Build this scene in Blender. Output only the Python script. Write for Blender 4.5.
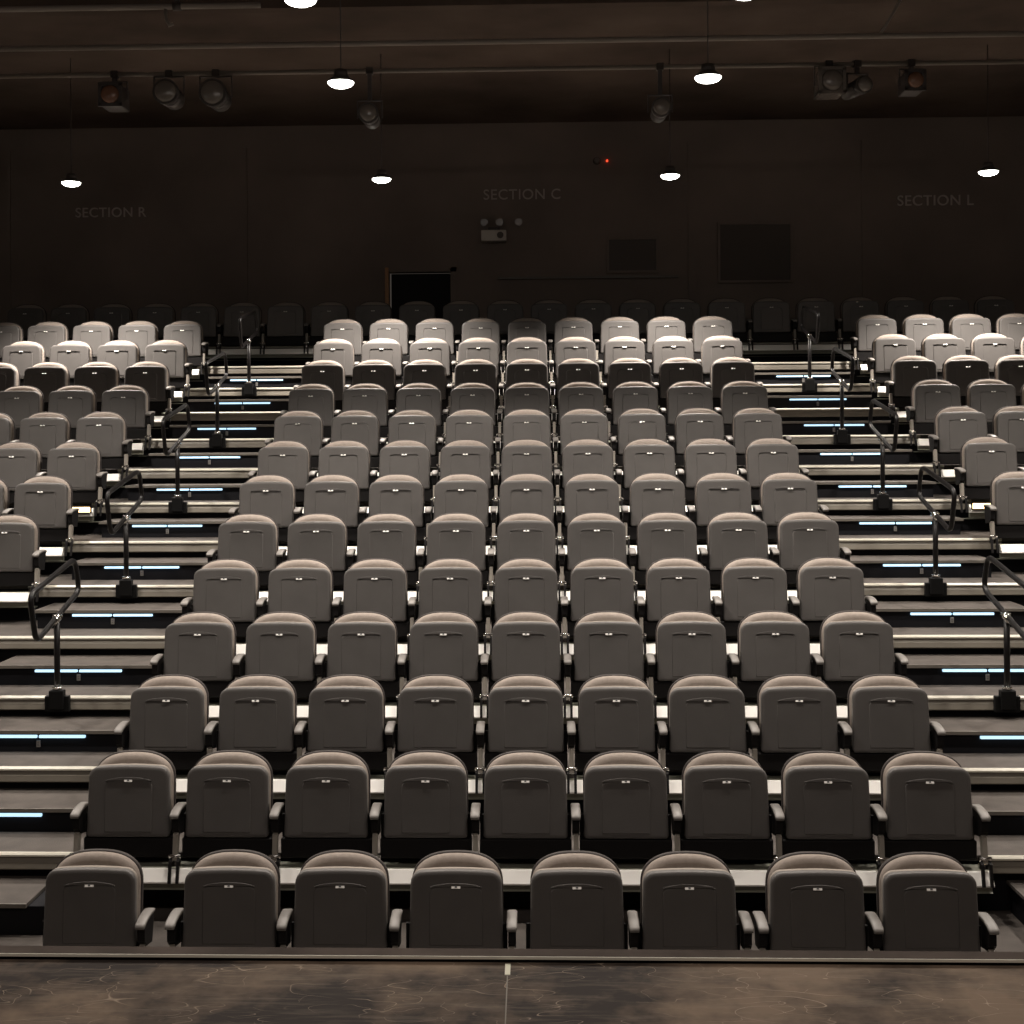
import bpy, bmesh, math
from mathutils import Vector, Matrix
C = bpy.context.scene
for o in list(bpy.data.objects): bpy.data.objects.remove(o)
R = math.radians

# ------------------------------------------------------------------ camera, world, large lights, exposure
F_PX = 1430.0
EYE = 2.694
cam_d = bpy.data.cameras.new('camera'); cam = bpy.data.objects.new('camera', cam_d); C.collection.objects.link(cam)
cam_d.sensor_width = 36.0; cam_d.lens = F_PX / 1024 * 36.0
cam_d.shift_x = 28.1 / 1024; cam_d.shift_y = -82.0 / 1024
cam_d.clip_start = 0.05; cam_d.clip_end = 200
cam.matrix_world = Matrix.Translation((0.0455, 0, EYE)) @ Matrix.Rotation(0.0332, 4, 'Z') @ Matrix.Rotation(R(90), 4, 'X') @ Matrix.Rotation(-0.006, 4, 'Z')
C.camera = cam

w = bpy.data.worlds.new('world'); C.world = w; w.use_nodes = True
w.node_tree.nodes['Background'].inputs[0].default_value = (1.0, 0.86, 0.74, 1)
w.node_tree.nodes['Background'].inputs[1].default_value = 0.048

def area(name, loc, rot, size, size_y, power, col):
    d = bpy.data.lights.new(name, 'AREA'); d.shape = 'RECTANGLE'; d.size = size; d.size_y = size_y
    d.energy = power; d.color = col
    o = bpy.data.objects.new(name, d); C.collection.objects.link(o); o.location = loc; o.rotation_euler = rot
    return o
area('stage_fill_light', (0.0, 1.2, 6.0), (R(20), 0, 0), 7.0, 0.8, 115, (1.0, 0.87, 0.79))  # unseen fill light, added to lift the dark front-row panels

LAMP_Z = 5.505
LAMP_POWER = 900.0
# x, y, words for the label, power, cone angle, cone softness
LAMPS = [(-5.11, 15.92, 'far left of the back row of ceiling lamps'), (-1.61, 15.92, 'left of centre in the back row of ceiling lamps'),
         (1.60, 15.92, 'right of centre in the back row of ceiling lamps'), (5.09, 15.92, 'far right of the back row of ceiling lamps'),
         (-5.0, 11.49, None), (-1.474, 11.49, 'left one in the middle row of ceiling lamps'),
         (1.474, 11.49, 'right one in the middle row of ceiling lamps'), (5.0, 11.49, None),
         (-1.44, 9.26, 'left one at the very top edge of the photo'), (1.44, 9.26, 'right one at the very top edge of the photo'),
         (-5.0, 9.26, None), (5.0, 9.26, None), (-1.45, 7.75, None), (1.45, 7.75, None), (-5.0, 7.75, None), (5.0, 7.75, None)]
LAMP_ROW = {15.92: (1.45, 112, 0.55), 11.49: (0.72, 118, 0.30), 9.26: (0.30, 112, 0.25), 7.75: (0.36, 108, 0.25)}

C.view_settings.view_transform = 'Standard'; C.view_settings.look = 'None'
C.view_settings.gamma = 1.0; C.view_settings.use_curve_mapping = False
C.view_settings.exposure = 0.0

# ------------------------------------------------------------------ materials
def mat(name, col, rough=0.6, metal=0.0, spec=0.5, emis=None, estr=0.0, noise=None, bump=None):
    m = bpy.data.materials.new(name); m.use_nodes = True; nt = m.node_tree; b = nt.nodes['Principled BSDF']
    b.inputs['Base Color'].default_value = (*col, 1); b.inputs['Roughness'].default_value = rough
    b.inputs['Metallic'].default_value = metal; b.inputs['Specular IOR Level'].default_value = spec
    if emis: b.inputs['Emission Color'].default_value = (*emis, 1); b.inputs['Emission Strength'].default_value = estr
    if noise or bump:
        tc = nt.nodes.new('ShaderNodeTexCoord')
        geo = nt.nodes.new('ShaderNodeNewGeometry')
    if noise:
        sc, amt = noise
        n = nt.nodes.new('ShaderNodeTexNoise'); n.inputs['Scale'].default_value = sc; n.inputs['Detail'].default_value = 5
        nt.links.new(geo.outputs['Position'], n.inputs['Vector'])
        r = nt.nodes.new('ShaderNodeMapRange'); r.inputs[1].default_value = 0.3; r.inputs[2].default_value = 0.7
        r.inputs[3].default_value = 1 - amt; r.inputs[4].default_value = 1 + amt
        nt.links.new(n.outputs['Fac'], r.inputs[0])
        mx = nt.nodes.new('ShaderNodeVectorMath'); mx.operation = 'SCALE'; mx.inputs[0].default_value = col
        nt.links.new(r.outputs[0], mx.inputs['Scale']); nt.links.new(mx.outputs[0], b.inputs['Base Color'])
    if bump:
        sc, st = bump
        n = nt.nodes.new('ShaderNodeTexNoise'); n.inputs['Scale'].default_value = sc; n.inputs['Detail'].default_value = 3
        nt.links.new(tc.outputs['Object'], n.inputs['Vector'])
        bp = nt.nodes.new('ShaderNodeBump'); bp.inputs['Strength'].default_value = st; bp.inputs['Distance'].default_value = 0.004
        nt.links.new(n.outputs['Fac'], bp.inputs['Height']); nt.links.new(bp.outputs[0], b.inputs['Normal'])
    return m
M = {}
M['shell'] = mat('charcoal_plastic', (0.098, 0.091, 0.086), 0.5, spec=0.35, noise=(6, 0.06), bump=(160, 0.15))
M['fabric'] = mat('taupe_fabric', (0.29, 0.248, 0.216), 0.95, spec=0.15, noise=(40, 0.08), bump=(300, 0.3))
M['edge'] = mat('seat_edge_fabric', (0.25, 0.22, 0.19), 0.9, spec=0.2)
M['rim'] = mat('dark_back_shell', (0.050, 0.043, 0.040), 0.6, spec=0.2)
M['black'] = mat('black_plastic', (0.008, 0.007, 0.007), 0.6, spec=0.2)
M['plate'] = mat('white_plate', (0.85, 0.83, 0.78), 0.3)
M['plate_ink'] = mat('plate_ink', (0.10, 0.10, 0.10), 0.5)
M['arm'] = mat('grey_arm_plastic', (0.21, 0.195, 0.18), 0.5)
M['steel'] = mat('painted_steel', (0.26, 0.235, 0.20), 0.45)
M['chrome'] = mat('chrome', (0.75, 0.73, 0.7), 0.15, metal=1.0)
M['rail'] = mat('white_seat_rail', (0.95, 0.93, 0.88), 0.35)
M['rail_lip'] = mat('green_grey_rail_lip', (0.20, 0.20, 0.16), 0.5)
M['nosing'] = mat('aluminium_nosing', (0.21, 0.19, 0.155), 0.45, noise=(3.5, 0.12))
M['nosing_lip'] = mat('aluminium_nosing_lip', (0.62, 0.59, 0.50), 0.3)
M['carpet'] = mat('brown_deck', (0.070, 0.059, 0.051), 0.85, noise=(7, 0.22), bump=(120, 0.4))
M['riser'] = mat('black_riser', (0.010, 0.010, 0.012), 0.7, spec=0.15)
M['step_edge'] = mat('step_edge', (0.15, 0.135, 0.115), 0.5)
M['led'] = mat('blue_white_light_strip', (0.7, 0.9, 1.0), 0.4, emis=(0.50, 0.78, 1.0), estr=1.25)
M['warm'] = mat('warm_rail_glare', (1, 0.8, 0.5), 0.4, emis=(1.0, 0.62, 0.28), estr=6.0)  # glow that stands in for glare on the rail
M['railing'] = mat('black_steel_tube', (0.006, 0.005, 0.005), 0.38, metal=0.0, spec=0.3)
M['clamp'] = mat('black_clamp', (0.005, 0.005, 0.005), 0.6, spec=0.15)
M['wall'] = mat('dark_wall', (0.225, 0.185, 0.16), 0.9, spec=0.1, noise=(0.8, 0.15))
M['ceiling'] = mat('dark_ceiling', (0.105, 0.079, 0.064), 0.9, spec=0.1, noise=(0.9, 0.3))
M['hall'] = mat('hall_floor', (0.05, 0.045, 0.04), 0.6)
M['curb'] = mat('stage_lip', (0.075, 0.060, 0.051), 0.85, spec=0.1, noise=(4, 0.35))
M['pipe'] = mat('grid_pipe', (0.26, 0.225, 0.195), 0.5, spec=0.5)
M['can'] = mat('lantern_body', (0.06, 0.05, 0.045), 0.5)
M['lens'] = mat('lantern_lens', (0.17, 0.15, 0.13), 0.2, spec=0.9)
M['lens_red'] = mat('amber_lens', (0.20, 0.10, 0.06), 0.2, spec=0.8)
M['lamp'] = mat('lamp_glow', (1, 1, 1), 0.4, emis=(1.0, 1.0, 0.90), estr=14.0)
M['sign'] = mat('sign_letters', (0.52, 0.47, 0.43), 0.6)
M['white_box'] = mat('projector_shell', (0.62, 0.58, 0.52), 0.5)
M['lit_jamb'] = mat('orange_lit_jamb', (0.40, 0.20, 0.08), 0.5)
M['glass'] = mat('dark_glass', (0.10, 0.085, 0.075), 0.5, spec=0.2)
M['red'] = mat('red_indicator', (1, 0.05, 0.02), 0.4, emis=(1.0, 0.06, 0.02), estr=2.5)
M['tape'] = mat('white_tape', (0.80, 0.78, 0.62), 0.6)

def stage_material():
    m = bpy.data.materials.new('scuffed_stage_floor'); m.use_nodes = True; nt = m.node_tree; b = nt.nodes['Principled BSDF']
    N = nt.nodes.new; L = nt.links.new
    geo = N('ShaderNodeNewGeometry')
    n1 = N('ShaderNodeTexNoise'); n1.inputs['Scale'].default_value = 1.6; n1.inputs['Detail'].default_value = 6; n1.inputs['Roughness'].default_value = 0.62
    L(geo.outputs['Position'], n1.inputs['Vector'])
    ramp = N('ShaderNodeValToRGB'); e = ramp.color_ramp.elements
    e[0].position = 0.41; e[0].color = (0.040, 0.032, 0.028, 1); e[1].position = 0.60; e[1].color = (0.225, 0.165, 0.118, 1)
    L(n1.outputs['Fac'], ramp.inputs[0])
    # long brushed smears
    mp = N('ShaderNodeMapping'); mp.inputs['Scale'].default_value = (1.5, 14, 1); mp.inputs['Rotation'].default_value = (0, 0, 0.15)
    L(geo.outputs['Position'], mp.inputs['Vector'])
    n2 = N('ShaderNodeTexNoise'); n2.inputs['Scale'].default_value = 2.2; n2.inputs['Detail'].default_value = 8; n2.inputs['Roughness'].default_value = 0.7
    L(mp.outputs[0], n2.inputs['Vector'])
    r2 = N('ShaderNodeMapRange'); r2.inputs[1].default_value = 0.5; r2.inputs[2].default_value = 0.75; r2.inputs[3].default_value = 0; r2.inputs[4].default_value = 0.35
    L(n2.outputs['Fac'], r2.inputs[0])
    mx = N('ShaderNodeMix'); mx.data_type = 'RGBA'; mx.inputs['B'].default_value = (0.30, 0.245, 0.19, 1)
    L(ramp.outputs[0], mx.inputs['A']); L(r2.outputs[0], mx.inputs['Factor'])
    prev = mx.outputs['Result']
    # scratches: thin iso-lines of distorted noises
    for k, (sc, wdt, rot) in enumerate(((1.3, 0.0035, 0.3), (2.3, 0.005, 1.4), (3.4, 0.006, 2.3), (2.9, 0.005, 0.8))):
        m2 = N('ShaderNodeMapping'); m2.inputs['Rotation'].default_value = (0, 0, rot); m2.inputs['Scale'].default_value = (sc, sc * 2.6, 1); m2.inputs['Location'].default_value = (k * 3.1, k * 1.7, 0)
        L(geo.outputs['Position'], m2.inputs['Vector'])
        ns = N('ShaderNodeTexNoise'); ns.inputs['Scale'].default_value = 2.0; ns.inputs['Detail'].default_value = 0.6
        L(m2.outputs[0], ns.inputs['Vector'])
        s = N('ShaderNodeMath'); s.operation = 'SUBTRACT'; s.inputs[1].default_value = 0.5; L(ns.outputs['Fac'], s.inputs[0])
        a = N('ShaderNodeMath'); a.operation = 'ABSOLUTE'; L(s.outputs[0], a.inputs[0])
        rr = N('ShaderNodeMapRange'); rr.inputs[1].default_value = 0; rr.inputs[2].default_value = wdt; rr.inputs[3].default_value = 0.75; rr.inputs[4].default_value = 0
        L(a.outputs[0], rr.inputs[0])
        msk = N('ShaderNodeTexNoise'); msk.inputs['Scale'].default_value = 2.6 + k; L(geo.outputs['Position'], msk.inputs['Vector'])
        mr = N('ShaderNodeMapRange'); mr.inputs[1].default_value = 0.5; mr.inputs[2].default_value = 0.62; L(msk.outputs['Fac'], mr.inputs[0])
        ml = N('ShaderNodeMath'); ml.operation = 'MULTIPLY'; L(rr.outputs[0], ml.inputs[0]); L(mr.outputs[0], ml.inputs[1])
        m3 = N('ShaderNodeMix'); m3.data_type = 'RGBA'; m3.inputs['B'].default_value = (0.50, 0.40, 0.30, 1)
        L(prev, m3.inputs['A']); L(ml.outputs[0], m3.inputs['Factor']); prev = m3.outputs['Result']
    L(prev, b.inputs['Base Color'])
    b.inputs['Roughness'].default_value = 0.7; b.inputs['Specular IOR Level'].default_value = 0.15
    return m
M['stage'] = stage_material()

# ------------------------------------------------------------------ mesh helpers
class MB:
    def __init__(s): s.b = bmesh.new(); s.mats = []
    def box(s, x0, x1, y0, y1, z0, z1, mi=0, bevel=0.0):
        r = bmesh.ops.create_cube(s.b, size=1)
        bmesh.ops.scale(s.b, vec=(x1 - x0, y1 - y0, z1 - z0), verts=r['verts'])
        bmesh.ops.translate(s.b, vec=((x0 + x1) / 2, (y0 + y1) / 2, (z0 + z1) / 2), verts=r['verts'])
        fs = {f for v in r['verts'] for f in v.link_faces}
        for f in fs: f.material_index = mi
        if bevel:
            es = {e for v in r['verts'] for e in v.link_edges}
            bmesh.ops.bevel(s.b, geom=list(es), offset=bevel, segments=2, affect='EDGES', profile=0.5)
        return s
    def prism_x(s, prof, x0, x1, mi=0):          # prof: list of (y, z)
        a = [s.b.verts.new((x0, y, z)) for y, z in prof]; c = [s.b.verts.new((x1, y, z)) for y, z in prof]
        n = len(prof)
        for i in range(n):
            f = s.b.faces.new((a[i], a[(i + 1) % n], c[(i + 1) % n], c[i])); f.material_index = mi
        f = s.b.faces.new(a); f.material_index = mi; f = s.b.faces.new(list(reversed(c))); f.material_index = mi
        return s
    def loft(s, rings, mi=0, smooth=True, cap0=True, cap1=True):
        vs = [[s.b.verts.new(p) for p in r] for r in rings]; n = len(rings[0])
        for a, c in zip(vs, vs[1:]):
            for i in range(n):
                f = s.b.faces.new((a[i], a[(i + 1) % n], c[(i + 1) % n], c[i])); f.smooth = smooth; f.material_index = mi
        if cap0: f = s.b.faces.new(list(reversed(vs[0]))); f.material_index = mi
        if cap1: f = s.b.faces.new(vs[-1]); f.material_index = mi
        return s
    def tube(s, pts, r, seg=10, mi=0, closed=False):
        P = [Vector(p) for p in pts]; n = len(P); rings = []
        up = None
        for i in range(n):
            if closed: t = (P[(i + 1) % n] - P[i - 1]).normalized()
            else: t = (P[min(i + 1, n - 1)] - P[max(i - 1, 0)]).normalized()
            if up is None:
                up = Vector((1, 0, 0)) if abs(t.x) < 0.9 else Vector((0, 0, 1))
            a = t.cross(up).normalized(); b2 = t.cross(a).normalized(); up = -b2 if (-b2).dot(up) > 0 else b2
            a = t.cross(up).normalized(); b2 = up
            rr = r[i] if isinstance(r, (list, tuple)) else r
            rings.append([P[i] + a * rr * math.cos(2 * math.pi * k / seg) + b2 * rr * math.sin(2 * math.pi * k / seg) for k in range(seg)])
        if closed: s.loft(rings + [rings[0]], mi, True, False, False)
        else: s.loft(rings, mi)
        return s
    def cyl(s, c0, c1, r0, r1=None, seg=20, mi=0):
        return s.tube([c0, c1], [r0, r0 if r1 is None else r1], seg, mi)
    def build(s, name, mats, parent=None):
        bmesh.ops.remove_doubles(s.b, verts=s.b.verts, dist=1e-6)
        bmesh.ops.recalc_face_normals(s.b, faces=s.b.faces)
        me = bpy.data.meshes.new(name); s.b.to_mesh(me); s.b.free()
        for m in (mats if isinstance(mats, (list, tuple)) else [mats]): me.materials.append(m)
        o = bpy.data.objects.new(name, me); C.collection.objects.link(o)
        if parent: o.parent = parent
        return o

def tag(o, label=None, cat=None, group=None, kind=None):
    if label: o['label'] = label
    if cat: o['category'] = cat
    if group: o['group'] = group
    if kind: o['kind'] = kind
    return o
def thing(name, label, cat, loc=(0, 0, 0), group=None, kind=None, rz=0.0):
    o = bpy.data.objects.new(name, None); C.collection.objects.link(o); o.empty_display_size = 0.1
    o.location = loc; o.rotation_euler = (0, 0, rz)
    return tag(o, label, cat, group, kind)
KIDS = {}
def copy_tree(o, parent=None):
    c = o.copy(); C.collection.objects.link(c)
    if parent: c.parent = parent
    for ch in KIDS_OF(o): copy_tree(ch, c)
    return c
def KIDS_OF(o):
    if o.name not in KIDS: KIDS[o.name] = list(o.children)
    return KIDS[o.name]
ORD = ['first', 'second', 'third', 'fourth', 'fifth', 'sixth', 'seventh', 'eighth', 'ninth', 'tenth', 'eleventh', 'twelfth', 'thirteenth', 'fourteenth',
       'fifteenth', 'sixteenth', 'seventeenth', 'eighteenth', 'nineteenth', 'twentieth', 'twenty-first', 'twenty-second', 'twenty-third', 'twenty-fourth', 'twenty-fifth', 'twenty-sixth', 'twenty-seventh']

# ------------------------------------------------------------------ layout numbers (metres)
PITCH = 0.56
Y2, DEPTH, RISE = 7.996, 0.8445, 0.291
def yc(n): return Y2 + DEPTH * (n - 2)          # seat panel plane of row n
def zt(n): return RISE * (n - 1)                # top of tier n
def yn(n): return yc(n) + 0.10                  # aisle nosing of tier n
HALF_W = 8.0
HALL_Z = -RISE
WALL_Y = 19.6
STEP_IN, STEP_OUT = 2.60, 3.84

# ------------------------------------------------------------------ the room
MB().box(-8.4, 8.4, -4.0, WALL_Y + 0.3, HALL_Z - 0.2, HALL_Z).build('floor', M['hall'])
tag(bpy.data.objects['floor'], kind='structure')
# back wall with a doorway
DX0, DX1, DZ = -1.95, -0.99, 4.93
wb = MB()
wb.box(-8.4, DX0, WALL_Y, WALL_Y + 0.2, HALL_Z, 7.0); wb.box(DX1, 8.4, WALL_Y, WALL_Y + 0.2, HALL_Z, 7.0)
wb.box(DX0, DX1, WALL_Y, WALL_Y + 0.2, DZ, 7.0); wb.box(DX0, DX1, WALL_Y, WALL_Y + 0.2, HALL_Z, 2.9)
# shallow panel joints on the wall
for x in (-7.2, -3.9, 2.25, 4.6, 6.8): wb.box(x - 0.05, x + 0.05, WALL_Y - 0.03, WALL_Y, 3.6, 6.6)
tag(wb.build('wall_back', M['wall']), kind='structure')
tag(MB().box(-8.4, -8.2, -4.0, WALL_Y, HALL_Z, 7.0).build('wall_left', M['wall']), kind='structure')
tag(MB().box(8.2, 8.4, -4.0, WALL_Y, HALL_Z, 7.0).build('wall_right', M['wall']), kind='structure')
cb = MB().box(-8.4, 8.4, 3.0, WALL_Y, 6.9, 7.1)
for y in (6.5, 9.8, 13.2): cb.box(-8.2, 8.2, y, y + 0.14, 6.62, 6.9)
tag(cb.build('ceiling', M['ceiling']), kind='structure')
# doorway in the back wall: recess, jambs, leaf
d = tag(MB().box(DX0 + 0.07, DX1 - 0.07, WALL_Y + 0.14, WALL_Y + 0.18, 2.9, DZ - 0.07, bevel=0.005).build('door_1', M['black']), kind='structure')
MB().cyl((DX1 - 0.2, WALL_Y + 0.14, 3.95), (DX1 - 0.2, WALL_Y + 0.09, 3.95), 0.015).box(DX1 - 0.32, DX1 - 0.19, WALL_Y + 0.08, WALL_Y + 0.1, 3.935, 3.965).build('door_handle', M['chrome'], d)
tj = MB().box(DX0, DX0 + 0.05, WALL_Y - 0.03, WALL_Y + 0.19, 2.9, DZ)
tag(tj.build('trim_1', M['lit_jamb']), kind='structure')  # left jamb alone coloured orange, painting in the light on it
tj = MB().box(DX1 - 0.06, DX1 + 0.02, WALL_Y - 0.02, WALL_Y + 0.19, 2.9, DZ).box(DX0 + 0.05, DX1 + 0.02, WALL_Y - 0.02, WALL_Y + 0.19, DZ - 0.06, DZ + 0.02)
tag(tj.build('trim_2', M['wall']), kind='structure')
tag(MB().box(-0.40, 2.05, WALL_Y - 0.06, WALL_Y, 4.755, 4.785).build('trim_3', M['step_edge']), kind='structure')
# control booth windows
for i, (x0, x1, z0, z1) in enumerate(((1.12, 1.76, 4.86, 5.28), (2.63, 3.58, 4.71, 5.47))):
    wd = tag(MB().box(x0, x1, WALL_Y - 0.015, WALL_Y, z0, z1).build('window_%d' % (i + 1), M['glass']), kind='structure')
    t = 0.035
    MB().box(x0 - t, x1 + t, WALL_Y - 0.04, WALL_Y, z1, z1 + t).box(x0 - t, x1 + t, WALL_Y - 0.04, WALL_Y, z0 - t, z0).box(x0 - t, x0, WALL_Y - 0.04, WALL_Y, z0, z1).box(x1, x1 + t, WALL_Y - 0.04, WALL_Y, z0, z1).build('window_frame', M['wall'], wd)

# stage under the camera
STAGE_Z = 1.1
sb = MB().box(-8.2, 8.2, -4.0, 4.34, STAGE_Z - 0.06, STAGE_Z); 
sb.box(-8.2, 8.2, 4.28, 4.34, HALL_Z, STAGE_Z - 0.06)
st = tag(sb.build('stage_floor', M['stage']), kind='structure')
tag(MB().box(-8.2, 8.2, 4.277, 4.342, STAGE_Z + 0.013, STAGE_Z + 0.019, bevel=0.001).box(-8.2, 8.2, 4.272, 4.277, STAGE_Z + 0.0115, STAGE_Z + 0.0195, 1).build('trim_4', [M['curb'], M['nosing_lip']]), kind='structure')  # pale front strip paints in the highlight along the lip edge
tag(MB().box(-8.2, 8.2, 4.283, 4.338, STAGE_Z, STAGE_Z + 0.013).build('trim_5', M['black']), kind='structure')
# centre mark
tg = thing('centre_mark', 'short white tape mark with a thin line on the scuffed stage floor', 'tape mark', (-0.034, 4.235, STAGE_Z))
MB().box(-0.008, 0.008, -0.055, 0.03, 0, 0.002).build('tape', M['tape'], tg)
MB().box(-0.0018, 0.0018, -0.9, -0.055, 0, 0.001).build('chalk_line', M['nosing'], tg)

# ------------------------------------------------------------------ tiers
def tier(n):
    sink = 0.032 if n == 1 else 0.0
    last = n == 14
    t = thing('seating_platform', None, 'seating platform', (0, yn(n), zt(n) - sink), 'stepped platforms of the seating stand')
    lab = {1: 'lowest brown seating platform, just behind the stage edge', 14: 'topmost seating platform against the back wall, metal edged'}.get(
        n, 'brown stepped seating platform with metal edge, %s level up from the stage' % ORD[n - 1])
    t['label'] = lab
    back = (WALL_Y - yn(n)) if last else DEPTH + 0.06
    zt_, zb = 0.0, -RISE
    d_ = MB().box(-HALF_W, HALF_W, 0.012, back, -0.03, 0)
    d_.build('deck', M['carpet'], t)
    # ribbed aluminium nosing, outside the seat blocks
    spans = [(-STEP_OUT - 0.2, -2.57), (2.57, STEP_OUT + 0.2)] if 2 <= n <= 13 else [(-HALF_W, HALF_W)]
    for x0, x1 in spans:
        nb = MB()
        nb.prism_x([(0.012, 0.0), (-0.004, -0.002), (-0.012, -0.012), (-0.012, -0.022), (0.0, -0.026), (-0.010, -0.050), (-0.012, -0.054), (-0.012, -0.058), (-0.018, -0.088), (-0.014, -0.094), (0.012, -0.094)], x0, x1, 0)
        nb.prism_x([(0.012, 0.001), (-0.005, 0.001), (-0.016, -0.010), (-0.016, -0.020), (-0.012, -0.020), (-0.010, -0.011), (0.012, -0.001)], x0, x1, 1)
        nb.build('nosing', [M['nosing'], M['nosing_lip']], t)
    # riser below, set back
    MB().box(-HALF_W, HALF_W, 0.05, 0.07, zb + 0.002 + (0.032 if n == 1 else -0.03 if n == 2 else 0), -0.03).build('riser', M['riser'], t)
    # seat rails
    if n == 1: blocks = [(-2.52, 2.40)]
    elif last: blocks = [(-7.3, 7.3)]
    else: blocks = [(-2.56, 2.56), (3.98, 7.3), (-7.3, -3.98)]
    for x0, x1 in blocks:
        r = MB()
        dy = -0.165;
        r.prism_x([(dy + 0.022, -0.040), (dy + 0.008, -0.044), (dy - 0.036, -0.104), (dy - 0.034, -0.112), (dy + 0.03, -0.112), (dy + 0.03, -0.045)], x0, x1, 0)
        r.prism_x([(dy + 0.012, -0.113), (dy + 0.006, -0.150), (dy - 0.004, -0.156), (dy + 0.03, -0.156), (dy + 0.03, -0.113)], x0, x1, 1)
        r.box(x0, x1, dy + 0.03, 0.0, -0.062, -0.045, 1)
        r.box(x0, x1, -0.02, 0.045, -0.180, -0.172, 1)
        r.build('seat_rail', [M['rail'], M['rail_lip']], t)
    return t
for n in range(1, 15): tier(n)

# ------------------------------------------------------------------ aisle half steps with light strips
def half_step(n, side):
    s = 1 if side == 'right' else -1
    yf = yc(n) - 0.355
    zs = zt(n) - RISE / 2
    lit = 3 <= n <= 13
    lab = '%s half step in the %s aisle, %s from the stage' % ('dark carpeted' if not lit else 'brown', side, ORD[n - 2])
    if lit: lab = 'brown half step with blue-white strip, %s aisle, %s step from the stage' % (side, ORD[n - 2])
    foot = -0.031 if n == 2 else 0.001
    t = thing('aisle_step', lab, 'step', (0, yf, zt(n - 1)), 'half steps in the aisles')
    xi = STEP_IN if n > 2 else 2.70
    x0, x1 = sorted((s * xi, s * STEP_OUT)); h = RISE / 2
    MB().box(x0, x1, 0.01, yn(n) - yf + 0.04, h - 0.02, h, bevel=0.002).build('tread', M['carpet'], t)
    MB().box(x0, x1, 0.0, 0.012, h - 0.022, h + 0.002, bevel=0.002).build('step_edge', M['step_edge'], t)
    MB().box(x0 + 0.02 if s > 0 else x0 + 0.02, x1 - 0.02 + (0.11 if n == 2 and s < 0 else 0), 0.03, yn(n) - yf + 0.03, foot, h - 0.02).build('step_box', M['riser'], t)
    if lit:
        cx = 3.25 if side == 'right' else -3.225
        L = MB(); L.box(cx - 0.315, cx - 0.007, 0.008, 0.03, h - 0.050, h - 0.032, bevel=0.004).box(cx + 0.007, cx + 0.315, 0.008, 0.03, h - 0.050, h - 0.032, bevel=0.004)
        L.build('light_strip', M['led'], t)
        p = MB().box(cx - 0.013, cx + 0.013, 0.018, 0.03, h - 0.112, h - 0.068, bevel=0.002).build('row_plate', M['arm'], t)
        MB().box(cx - 0.006, cx + 0.006, 0.0165, 0.018, h - 0.100, h - 0.094).box(cx - 0.006, cx + 0.006, 0.0165, 0.018, h - 0.086, h - 0.080).build('row_mark', M['plate_ink'], p)
for n in range(2, 14):
    for side in ('left', 'right'): half_step(n, side)

# ------------------------------------------------------------------ the tip-up seat
def offset_ring(pts, d):
    out = []; n = len(pts)
    for i in range(n):
        p, q, r = pts[i - 1], pts[i], pts[(i + 1) % n]
        e1 = (q[0] - p[0], q[1] - p[1]); e2 = (r[0] - q[0], r[1] - q[1])
        nx, nz = -(e1[1] / (math.hypot(*e1) or 1) + e2[1] / (math.hypot(*e2) or 1)), (e1[0] / (math.hypot(*e1) or 1) + e2[0] / (math.hypot(*e2) or 1))
        l = math.hypot(nx, nz) or 1
        out.append((q[0] + nx / l * d, q[1] + nz / l * d))
    return out
def rrect(hw_t, hw_b, z0, z1, rt, rb, arch=0.0, seg=6):       # counter-clockwise outline in x, z
    P = []
    def arc(cx, cz, r, a0, a1):
        for i in range(seg + 1):
            a = R(a0 + (a1 - a0) * i / seg); P.append((cx + r * math.cos(a), cz + r * math.sin(a)))
    arc(hw_b - rb, z0 + rb, rb, 270, 360)
    arc(hw_t - rt, z1 - rt, rt, 0, 88)
    for i in range(1, 8):
        x = (hw_t - rt) * (1 - 2 * i / 8); P.append((x, z1 + arch * (1 - (x / (hw_t - rt)) ** 2)))
    arc(-(hw_t - rt), z1 - rt, rt, 92, 180)
    arc(-(hw_b - rb), z0 + rb, rb, 180, 270)
    return P
def back_outline(grow=0.0):
    hw, zs, zt_, z0 = 0.226 + grow, 0.700, 0.856 + grow, 0.315
    P = [(-hw + 0.02, z0), (hw - 0.02, z0), (hw, z0 + 0.02), (hw, 0.5)]
    N_ = 26
    for i in range(N_ + 1):
        a = math.pi * i / N_; c, s_ = math.cos(a), math.sin(a); e = 2 / 2.45
        P.append((hw * math.copysign(abs(c) ** e, c), zs + (zt_ - zs) * abs(s_) ** e))
    P += [(-hw, 0.5), (-hw, z0 + 0.02)]
    return P
def slab(mb, outline, rings, lean=0.0, zl=0.0, mi=0):
    """rings: (inset, y)"""
    rs = []
    for ins, y in rings:
        o_ = offset_ring(outline, ins)
        rs.append([(x, y + lean * (z - zl), z) for x, z in o_])
    return mb.loft(rs, mi)

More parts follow.
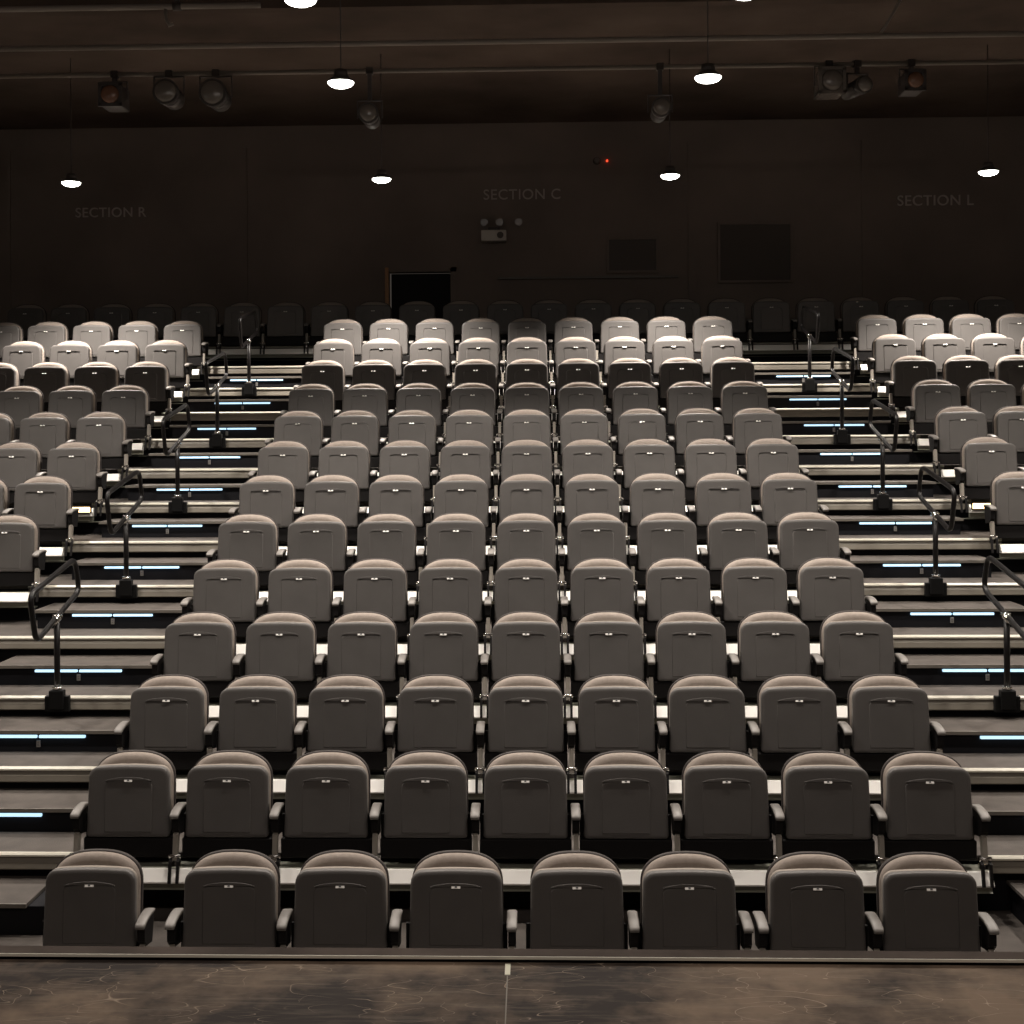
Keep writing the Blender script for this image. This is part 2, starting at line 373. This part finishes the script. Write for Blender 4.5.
LEAN = 0.09
def make_seat_meshes():
    K = {}
    # seat shell = the underside of the tipped-up seat
    m = MB(); out = rrect(0.229, 0.236, 0.412, 0.800, 0.060, 0.02, 0.006)
    slab(m, out, [(0.020, 0.0), (0.009, 0.0015), (0.003, 0.005), (0.0, 0.012), (0.0, 0.034)], LEAN, 0.61)
    sub = rrect(0.135, 0.135, 0.440, 0.725, 0.035, 0.008, 0.012)
    slab(m, sub, [(0.006, -0.0035), (0.0, 0.0), (0.0, 0.004)], LEAN, 0.61)
    # crescent finger lip
    up = []; lo = []
    for i in range(17):
        x = -0.130 + 0.26 * i / 16; u = abs(x) / 0.13
        zt_ = 0.745 - 0.014 * u ** 2 - 0.004 * u ** 6; th = 0.014 * (1 - u ** 2) + 0.002
        up.append((x, zt_)); lo.append((x, zt_ - th))
    ol = lo + up[::-1]
    slab(m, ol, [(0.0, -0.010), (0.0, 0.003)], LEAN, 0.61)
    K['shell'] = m
    m = MB(); out2 = rrect(0.226, 0.232, 0.425, 0.797, 0.058, 0.02, 0.007)
    slab(m, out2, [(0.002, 0.034), (-0.002, 0.040), (-0.002, 0.062), (0.006, 0.078), (0.020, 0.085)], LEAN, 0.61)
    K['cushion'] = m
    m = MB(); m.prism_x([(-0.004, 0.722), (0.020, 0.722), (0.024, 0.741), (0.005, 0.741)], -0.022, 0.022, 0)
    m.prism_x([(-0.0035, 0.7265), (-0.0011, 0.7265), (0.0043, 0.7370), (0.0019, 0.7370)], -0.006, 0.006, 1)
    K['plate'] = m
    m = MB(); bo = back_outline()
    slab(m, bo, [(0.036, 0.092), (0.020, 0.096), (0.008, 0.106), (0.0, 0.122), (0.0, 0.134)], LEAN, 0.56)
    K['back_cushion'] = m
    m = MB(); bo = back_outline(0.007)
    slab(m, bo, [(0.006, 0.126), (0.0, 0.128), (0.0, 0.150), (0.012, 0.162), (0.03, 0.166)], LEAN, 0.56)
    K['back_shell'] = m
    # hinge beam below the seat; taller black backing paints in shade at its sides
    m = MB(); m.box(-0.257, 0.257, 0.000, 0.085, 0.296, 0.405, bevel=0.008); m.box(-0.256, 0.256, 0.050, 0.070, 0.40, 0.53)
    K['beam'] = m
    return K
def arm_meshes(x):
    K = {}
    top = []
    prof = [(0.13, 0.574), (0.10, 0.582), (0.05, 0.583), (0.0, 0.580), (-0.045, 0.573), (-0.080, 0.562), (-0.096, 0.548)]
    rings = []
    for i, (y, z) in enumerate(prof):
        t = 0.017; hw = 0.026 if 0 < i < 6 else 0.022
        a = (prof[min(i + 1, 6)][0] - prof[max(i - 1, 0)][0], prof[min(i + 1, 6)][1] - prof[max(i - 1, 0)][1]); l = math.hypot(*a)
        ny, nz = -a[1] / l * -1, a[0] / l * -1
        if nz < 0: ny, nz = -ny, -nz
        rings.append([(x + hw, y - ny * t, z - nz * t), (x + hw, y - ny * 0.004, z - nz * 0.004), (x + hw * 0.7, y, z), (x - hw * 0.7, y, z), (x - hw, y - ny * 0.004, z - nz * 0.004), (x - hw, y - ny * t, z - nz * t)])
    K['top'] = MB().loft(rings, 0)
    m = MB(); m.prism_x([(0.12, 0.562), (0.04, 0.569), (-0.04, 0.555), (-0.06, 0.548), (-0.060, 0.47), (-0.02, 0.435), (0.08, 0.42)], x - 0.019, x + 0.019)
    K['panel'] = m
    m = MB(); m.prism_x([(-0.02, 0.45), (-0.055, 0.44), (-0.075, 0.30), (-0.045, 0.30), (-0.02, 0.35), (0.0, 0.45)], x - 0.013, x + 0.013)
    K['leg'] = m
    m = MB()
    for dx in (-0.022, 0.022):
        m.prism_x([(-0.060, 0.315), (-0.095, 0.30), (-0.120, 0.185), (-0.104, 0.180), (-0.080, 0.28), (-0.05, 0.295)], x + dx - 0.008, x + dx + 0.008, 0)
    m.cyl((x - 0.034, -0.062, 0.322), (x + 0.034, -0.062, 0.322), 0.013, mi=1, seg=10)
    m.box(x - 0.028, x + 0.028, -0.055, -0.03, 0.262, 0.29, 1)
    K['bracket'] = m
    return K
def make_chair(name, arms=(0.28,)):
    t = thing(name, None, 'theatre seat')
    K = make_seat_meshes()
    s = K['shell'].build('seat', M['shell'], t)
    K['cushion'].build('seat_cushion', M['edge'], s)
    p = K['plate'].build('number_plate', [M['plate'], M['plate_ink']], s)
    b = K['back_shell'].build('backrest', M['rim'], t); K['back_cushion'].build('backrest_cushion', M['fabric'], b)
    K['beam'].build('hinge_beam_gap_shade', M['black'], t)
    for x in arms:
        A = arm_meshes(x)
        a = A['top'].build('armrest', M['arm'], t); A['panel'].build('arm_panel', M['black'], a)
        l = A['leg'].build('leg', M['steel'], t); A['bracket'].build('foot_bracket', [M['black'], M['chrome']], l)
    return t
protoA = make_chair('theatre_seat', (0.28,)); protoB = make_chair('theatre_seat', (0.28, -0.28)); protoC = make_chair('theatre_seat', ())
used = set()
def place(proto, x, n, label, group):
    o = proto if proto.name not in used else copy_tree(proto)
    if o is proto: KIDS_OF(proto); [KIDS_OF(k) for k in proto.children]; used.add(proto.name)
    o.location = (x, yc(n), zt(n) - RISE - (0.032 if n == 1 else 0.0)); o['label'] = label; o['group'] = group
    return o
# front row: eight, unevenly spaced
X1 = [-2.201, -1.491, -0.929, -0.346, 0.259, 0.819, 1.453, 2.012]
for i, x in enumerate(X1):
    pr = protoB if i in (1, 6) else protoA
    place(pr, x, 1, 'charcoal tip-up seat nearest the stage, %s from left in the front row of eight' % ORD[i], 'tip-up seats of the front row')
for n in range(2, 14):
    tone = 'brightly lit grey' if n >= 12 else ('shadowed charcoal' if n in (10, 11) else 'charcoal')
    for i in range(9):
        place(protoB if i == 0 else protoA, (i - 4) * PITCH, n,
              '%s folding seat, %s from left in the %s row of the centre block' % (tone, ORD[i], ORD[n - 1]),
              'folding seats of the centre block')
side_cnt = {13: 5, 12: 5, 11: 5, 10: 4, 9: 3, 8: 2, 7: 2, 6: 1}
for side, s in (('left', -1), ('right', 1)):
    for n, k in side_cnt.items():
        if side == 'right': k = {13: 4, 12: 4, 11: 3, 10: 3, 9: 2, 8: 1, 7: 1, 6: 0}[n]
        for j in range(k):
            seat = 'nearest the aisle' if j == 0 else '%s from the aisle' % ORD[j]
            pr = protoB if (j == 0 and side == 'right') or (side == 'left' and j == k - 1) else protoA
            place(pr, s * (7.5 + j) * PITCH, n, 'grey folding seat, %s in the %s block, %s row from the back' % (seat, side, ORD[14 - n]),
                  'folding seats of the %s block' % side)
xs = [k + 0.5 for k in range(-12, 11)]
for i, k in enumerate(xs):
    place(protoB if i == 0 else protoA, k * PITCH, 14, 'dim folding seat, %s from the left in the unlit back row by the wall' % ORD[i], 'folding seats of the back row')
for p_ in (protoA, protoB, protoC):
    if p_.name not in used:
        for ch in list(p_.children_recursive): bpy.data.objects.remove(ch)
        bpy.data.objects.remove(p_)

# ------------------------------------------------------------------ handrails in the aisles
def fillet(pts, r, seg=5):
    out = []; n = len(pts)
    for i in range(n):
        p, q, s_ = Vector(pts[i - 1]), Vector(pts[i]), Vector(pts[(i + 1) % n])
        a = q + (p - q).normalized() * r; b = q + (s_ - q).normalized() * r
        for k in range(seg + 1):
            t = k / seg; out.append(tuple((1 - t) ** 2 * a + 2 * t * (1 - t) * q + t * t * b))
    return out
def handrail_parts(t, tall):
    MB().tube([(0, -0.05, 0.0), (0, -0.05, 0.30), (0, -0.05, 0.565)], 0.021, 12).build('post', M['railing'], t)
    loop = fillet([(0, -0.47, 0.44), (0, -0.58, 0.76), (0, 0.34, 0.92), (0, 0.44, 0.68)], 0.09)
    l = MB().tube(loop, 0.019, 12, closed=True).build('rail_loop', M['railing'], t)
    c = MB()
    c.cyl((0, -0.05, 0.53), (0, -0.05, 0.57), 0.028)
    c.tube([(0, -0.10, 0.530), (0, -0.0, 0.552)], 0.026, 12)
    c.build('rail_collar', M['chrome'], l)
    b = MB().box(-0.085, 0.085, -0.065, -0.022, -0.10, 0.01, bevel=0.006).box(-0.05, 0.05, -0.085, -0.022, -0.08, 0.05, bevel=0.006).build('base_clamp', M['clamp'], t)
    MB().cyl((0, -0.05, 0.055), (0, -0.05, 0.075), 0.032).build('clamp_ring', M['chrome'], b)
first = None
PLACE = {4: 'lowest', 6: 'second lowest', 8: 'middle', 10: 'second highest', 12: 'highest'}
for n in (4, 6, 8, 10, 12):
    for side, x in (('left', -3.225), ('right', 3.235)):
        lab = 'black looped tube handrail on a post, %s of five in the %s aisle' % (PLACE[n], side)
        if first is None:
            first = thing('handrail', lab, 'handrail', (x, yn(n), zt(n)), 'looped handrails in the aisles'); handrail_parts(first, True)
            for k in [first] + list(first.children): KIDS_OF(k)
        else:
            c = copy_tree(first); c.location = (x, yn(n), zt(n)); c['label'] = lab
# added glowing bars that imitate warm glare on the ends of the seventh-row rails
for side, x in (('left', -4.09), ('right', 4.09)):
    t = thing('rail_glare_bar', 'small added bar glowing like glare at the aisle end of the %s block seats' % side, 'light', (x, yn(8) - 0.223, zt(8) - 0.085), 'added warm glare bars')
    MB().box(-0.11, 0.11, 0.0, 0.02, 0.0, 0.07, bevel=0.004).build('glare_backing', M['black'], t)
    MB().box(-0.10, 0.10, -0.006, 0.0, 0.012, 0.058, bevel=0.002).build('lens', M['warm'], t)  # emissive face for the orange glare, no real lamp behind it

# ------------------------------------------------------------------ ceiling lamps
def lamp_parts(t):
    MB().cyl((0, 0, 0.10), (0, 0, 0.04), 0.05, 0.06, 24).cyl((0, 0, 0.04), (0, 0, 0.0), 0.07, 0.112, 24).build('lamp_housing', M['can'], t)
    m = MB(); rings = []
    for i in range(6):
        a = R(90) * i / 5; rings.append([(0.105 * math.cos(a) * math.cos(2 * math.pi * k / 24) + 1e-4 * math.cos(2 * math.pi * k / 24), 0.105 * math.cos(a) * math.sin(2 * math.pi * k / 24) + 1e-4 * math.sin(2 * math.pi * k / 24), -0.002 - 0.045 * math.sin(a)) for k in range(24)])
    m.loft(rings); m.build('lamp_bulb', M['lamp'], t)
    MB().cyl((0, 0, 1.42), (0, 0, 0.10), 0.005, None, 8).build('drop_rod', M['can'], t)
def lamp_light(x, y):
    d = bpy.data.lights.new('lamp_beam', 'SPOT'); p, a, b = LAMP_ROW[y]; d.energy = LAMP_POWER * p; d.spot_size = R(a); d.spot_blend = b; d.shadow_soft_size = 0.13
    d.color = (1.0, 0.91, 0.82)
    o = bpy.data.objects.new('lamp_beam', d); C.collection.objects.link(o); o.location = (x, y, LAMP_Z - 0.06)
first = None
for x, y, lab in sorted(LAMPS, key=lambda q: -q[1]):
    lab = 'white glowing ceiling lamp, ' + (lab or (' the %s of the seats, %s' % ({-5.0: 'far left', -1.45: 'left centre', 1.45: 'right centre', 5.0: 'far right'}[x], 'middle lamp row' if y > 10 else 'third lamp row' if y > 8 else 'row nearest the stage')))
    if first is None:
        first = thing('ceiling_lamp', lab, 'lamp', (x, y, LAMP_Z), 'white ceiling lamps'); lamp_parts(first)
        for k in [first] + list(first.children): KIDS_OF(k)
    else:
        c = copy_tree(first); c.location = (x, y, LAMP_Z); c['label'] = lab
    lamp_light(x, y)

# ------------------------------------------------------------------ pipes and stage lanterns
def pipe(p0, p1, r, lab):
    t = thing('lighting_pipe', lab, 'pipe', p0, 'overhead lighting pipes')
    v = Vector(p1) - Vector(p0)
    MB().tube([(0, 0, 0), tuple(v)], r, 10).build('pipe_tube', M['pipe'], t)
    for f in (0.13, 0.87):
        q = v * f
        MB().box(q.x - 0.02, q.x + 0.02, q.y - 0.02, q.y + 0.02, q.z, 6.9 - p0[2], bevel=0.003).cyl((q.x - 0.035, 0, q.z), (q.x + 0.035, 0, q.z), r + 0.012).build('pipe_hanger', M['can'], t)
pipe((-7.6, 13.9, 6.20), (7.6, 13.9, 6.20), 0.022, 'dim steel pipe that carries the stage lanterns')
pipe((-7.6, 12.8, 6.17), (7.6, 12.8, 6.17), 0.024, 'pale lighting pipe nearer the stage than the lantern pipe')
pipe((-7.6, 11.9, 6.26), (-2.2, 11.9, 6.26), 0.024, 'short lighting pipe at top left of the hall ceiling')
def lantern(x, z, y, kind, r, lab, rz=0.0):
    t = thing('stage_lantern', lab, 'stage light', (x, y, z), 'stage lanterns on the pipe', rz=rz)
    if kind == 'square':
        b = MB().box(-r, r, -0.10, 0.20, -r, r, bevel=0.012); b.box(-r - 0.012, r + 0.012, -0.125, -0.10, r - 0.02, r + 0.012).box(-r - 0.012, r + 0.012, -0.125, -0.10, -r - 0.012, -r + 0.02).box(-r - 0.012, -r + 0.02, -0.125, -0.10, -r, r).box(r - 0.02, r + 0.012, -0.125, -0.10, -r, r)
        b.build('lantern_body', M['lens' if 'pale' in lab else 'can'], t)
    else:
        MB().cyl((0, 0.26, 0), (0, -0.02, 0), r * 0.8, r * 0.9, 24).cyl((0, -0.02, 0), (0, -0.12, 0), r * 0.95, r, 24).build('lantern_body', M['can'], t)
    rl = r * 0.86; m = MB(); rings = []
    for i in range(5):
        a = R(80) * i / 4; rings.append([(rl * math.cos(a) * math.cos(2 * math.pi * k / 24), -0.122 - 0.04 * math.sin(a), rl * math.cos(a) * math.sin(2 * math.pi * k / 24)) for k in range(24)])
    m.loft(rings).build('lens', M['lens_red' if 'amber' in lab else 'lens'], t)
    m = MB()
    for s in (-1, 1): m.box(s * (r + 0.022) - 0.004, s * (r + 0.022) + 0.004, 0.02, 0.05, -0.02, r + 0.05)
    m.box(-r - 0.026, r + 0.026, 0.02, 0.05, r + 0.045, r + 0.053)
    m.build('yoke', M['can'], t)
    pz = 6.20 - z; dy = 13.9 - y
    MB().box(-0.02, 0.02, 0.0 + dy - 0.02, dy + 0.02, r + 0.05, max(pz, r + 0.07), bevel=0.003).box(-0.035, 0.035, dy - 0.035, dy + 0.035, pz - 0.035, pz + 0.035, bevel=0.006).build('clamp', M['can'], t)
lantern(-4.02, 5.972, 13.86, 'square', 0.105, 'square stage lantern with amber lens, leftmost of the left three on the pipe')
lantern(-3.48, 5.994, 13.86, 'round', 0.125, 'round stage lantern, middle of the left three on the pipe')
lantern(-3.02, 5.978, 13.86, 'round', 0.135, 'round stage lantern, right one of the left three on the pipe')
lantern(2.935, 6.012, 13.86, 'square', 0.118, 'pale square stage lantern with round lens, right half of the pipe')
lantern(3.212, 5.97, 13.86, 'round', 0.085, 'small round stage lantern beside the pale square one', 0.25)
lantern(3.72, 6.001, 13.86, 'square', 0.09, 'small amber stage lantern, rightmost on the pipe')
lantern(-1.51, 5.76, 13.86, 'round', 0.10, 'faint round stage lantern hanging low, left of the centre sign')
lantern(1.31, 5.78, 13.86, 'round', 0.095, 'faint round stage lantern hanging low, right of the centre sign')
tag(MB().tube([(3.16, 12.8, 6.19), (3.21, 12.79, 6.26), (3.28, 12.78, 6.38), (3.36, 12.78, 6.52), (3.45, 12.79, 6.9)], 0.012, 8).build('hanging_cable', M['pipe']), 'thin pale cable rising from the pipe near the top right', 'cable')
tag(MB().tube([(-3.0, 11.9, 6.24), (-2.99, 11.88, 6.15), (-2.96, 11.87, 6.09), (-2.93, 11.88, 6.11)], 0.014, 8).build('cable_tail', M['pipe']), 'short cable end dangling from the top left pipe', 'cable')

# ------------------------------------------------------------------ back wall fittings
def sign(text, x, z, lab, width):
    cu = bpy.data.curves.new('section_sign', 'FONT'); cu.body = text; cu.align_x = 'CENTER'; cu.align_y = 'CENTER'; cu.size = 0.19; cu.extrude = 0.012; cu.space_character = 1.06
    tmp = bpy.data.objects.new('tmp_text', cu); C.collection.objects.link(tmp); bpy.context.view_layer.update()
    me = bpy.data.meshes.new_from_object(tmp.evaluated_get(bpy.context.evaluated_depsgraph_get())); bpy.data.objects.remove(tmp)
    me.name = 'section_sign'; me.materials.clear(); me.materials.append(M['sign'])
    o = bpy.data.objects.new('section_sign', me); C.collection.objects.link(o)
    o.rotation_euler = (R(90), 0, 0); o.location = (x, WALL_Y - 0.014, z)
    bpy.context.view_layer.update()
    k = width / o.dimensions.x; o.scale = (k, k, 1)
    tag(o, lab, 'sign', 'section signs on the back wall')
sign('SECTION R', -5.75, 5.727, 'dim SECTION R lettering high on the back wall at left', 0.98)
sign('SECTION C', -0.064, 5.911, 'dim SECTION C lettering high on the back wall at centre', 1.05)
sign('SECTION L', 5.538, 5.765, 'dim SECTION L lettering high on the back wall at right', 1.02)
t = thing('projector', 'small pale box projector on the back wall under the centre sign', 'projector', (-0.45, WALL_Y, 5.33))
MB().box(-0.17, 0.17, -0.24, -0.02, -0.075, 0.075, bevel=0.012).build('projector_case', M['white_box'], t)
MB().cyl((0.09, -0.24, 0), (0.09, -0.27, 0), 0.04, 0.045).build('projector_lens', M['glass'], t)
MB().box(-0.04, 0.04, -0.12, 0.0, 0.07, 0.12).box(-0.08, 0.08, -0.02, 0.0, 0.02, 0.14).build('wall_bracket', M['can'], t)
for i, (dx, lab) in enumerate(((-0.13, 'left'), (0.08, 'middle'), (0.34, 'right'))):
    t = thing('spot_fitting', 'tiny dim spot fitting above the projector, %s of three' % lab, 'light', (-0.45 + dx, WALL_Y, 5.53), 'small fittings above the projector')
    MB().box(-0.02, 0.02, -0.05, 0, -0.02, 0.02).cyl((0, -0.05, 0), (0, -0.15, -0.01), 0.035, 0.05).build('spot_can', M['lens'], t)
t = thing('wall_sensor', 'small round sensor with a red indicator on the back wall', 'sensor', (0.964, WALL_Y, 6.364))
MB().cyl((0, 0, 0), (0, -0.06, 0), 0.055, 0.035).build('sensor_dome', M['lens'], t)
MB().cyl((0.137, 0, 0), (0.137, -0.03, 0), 0.014, 0.011).build('indicator', M['red'], t)
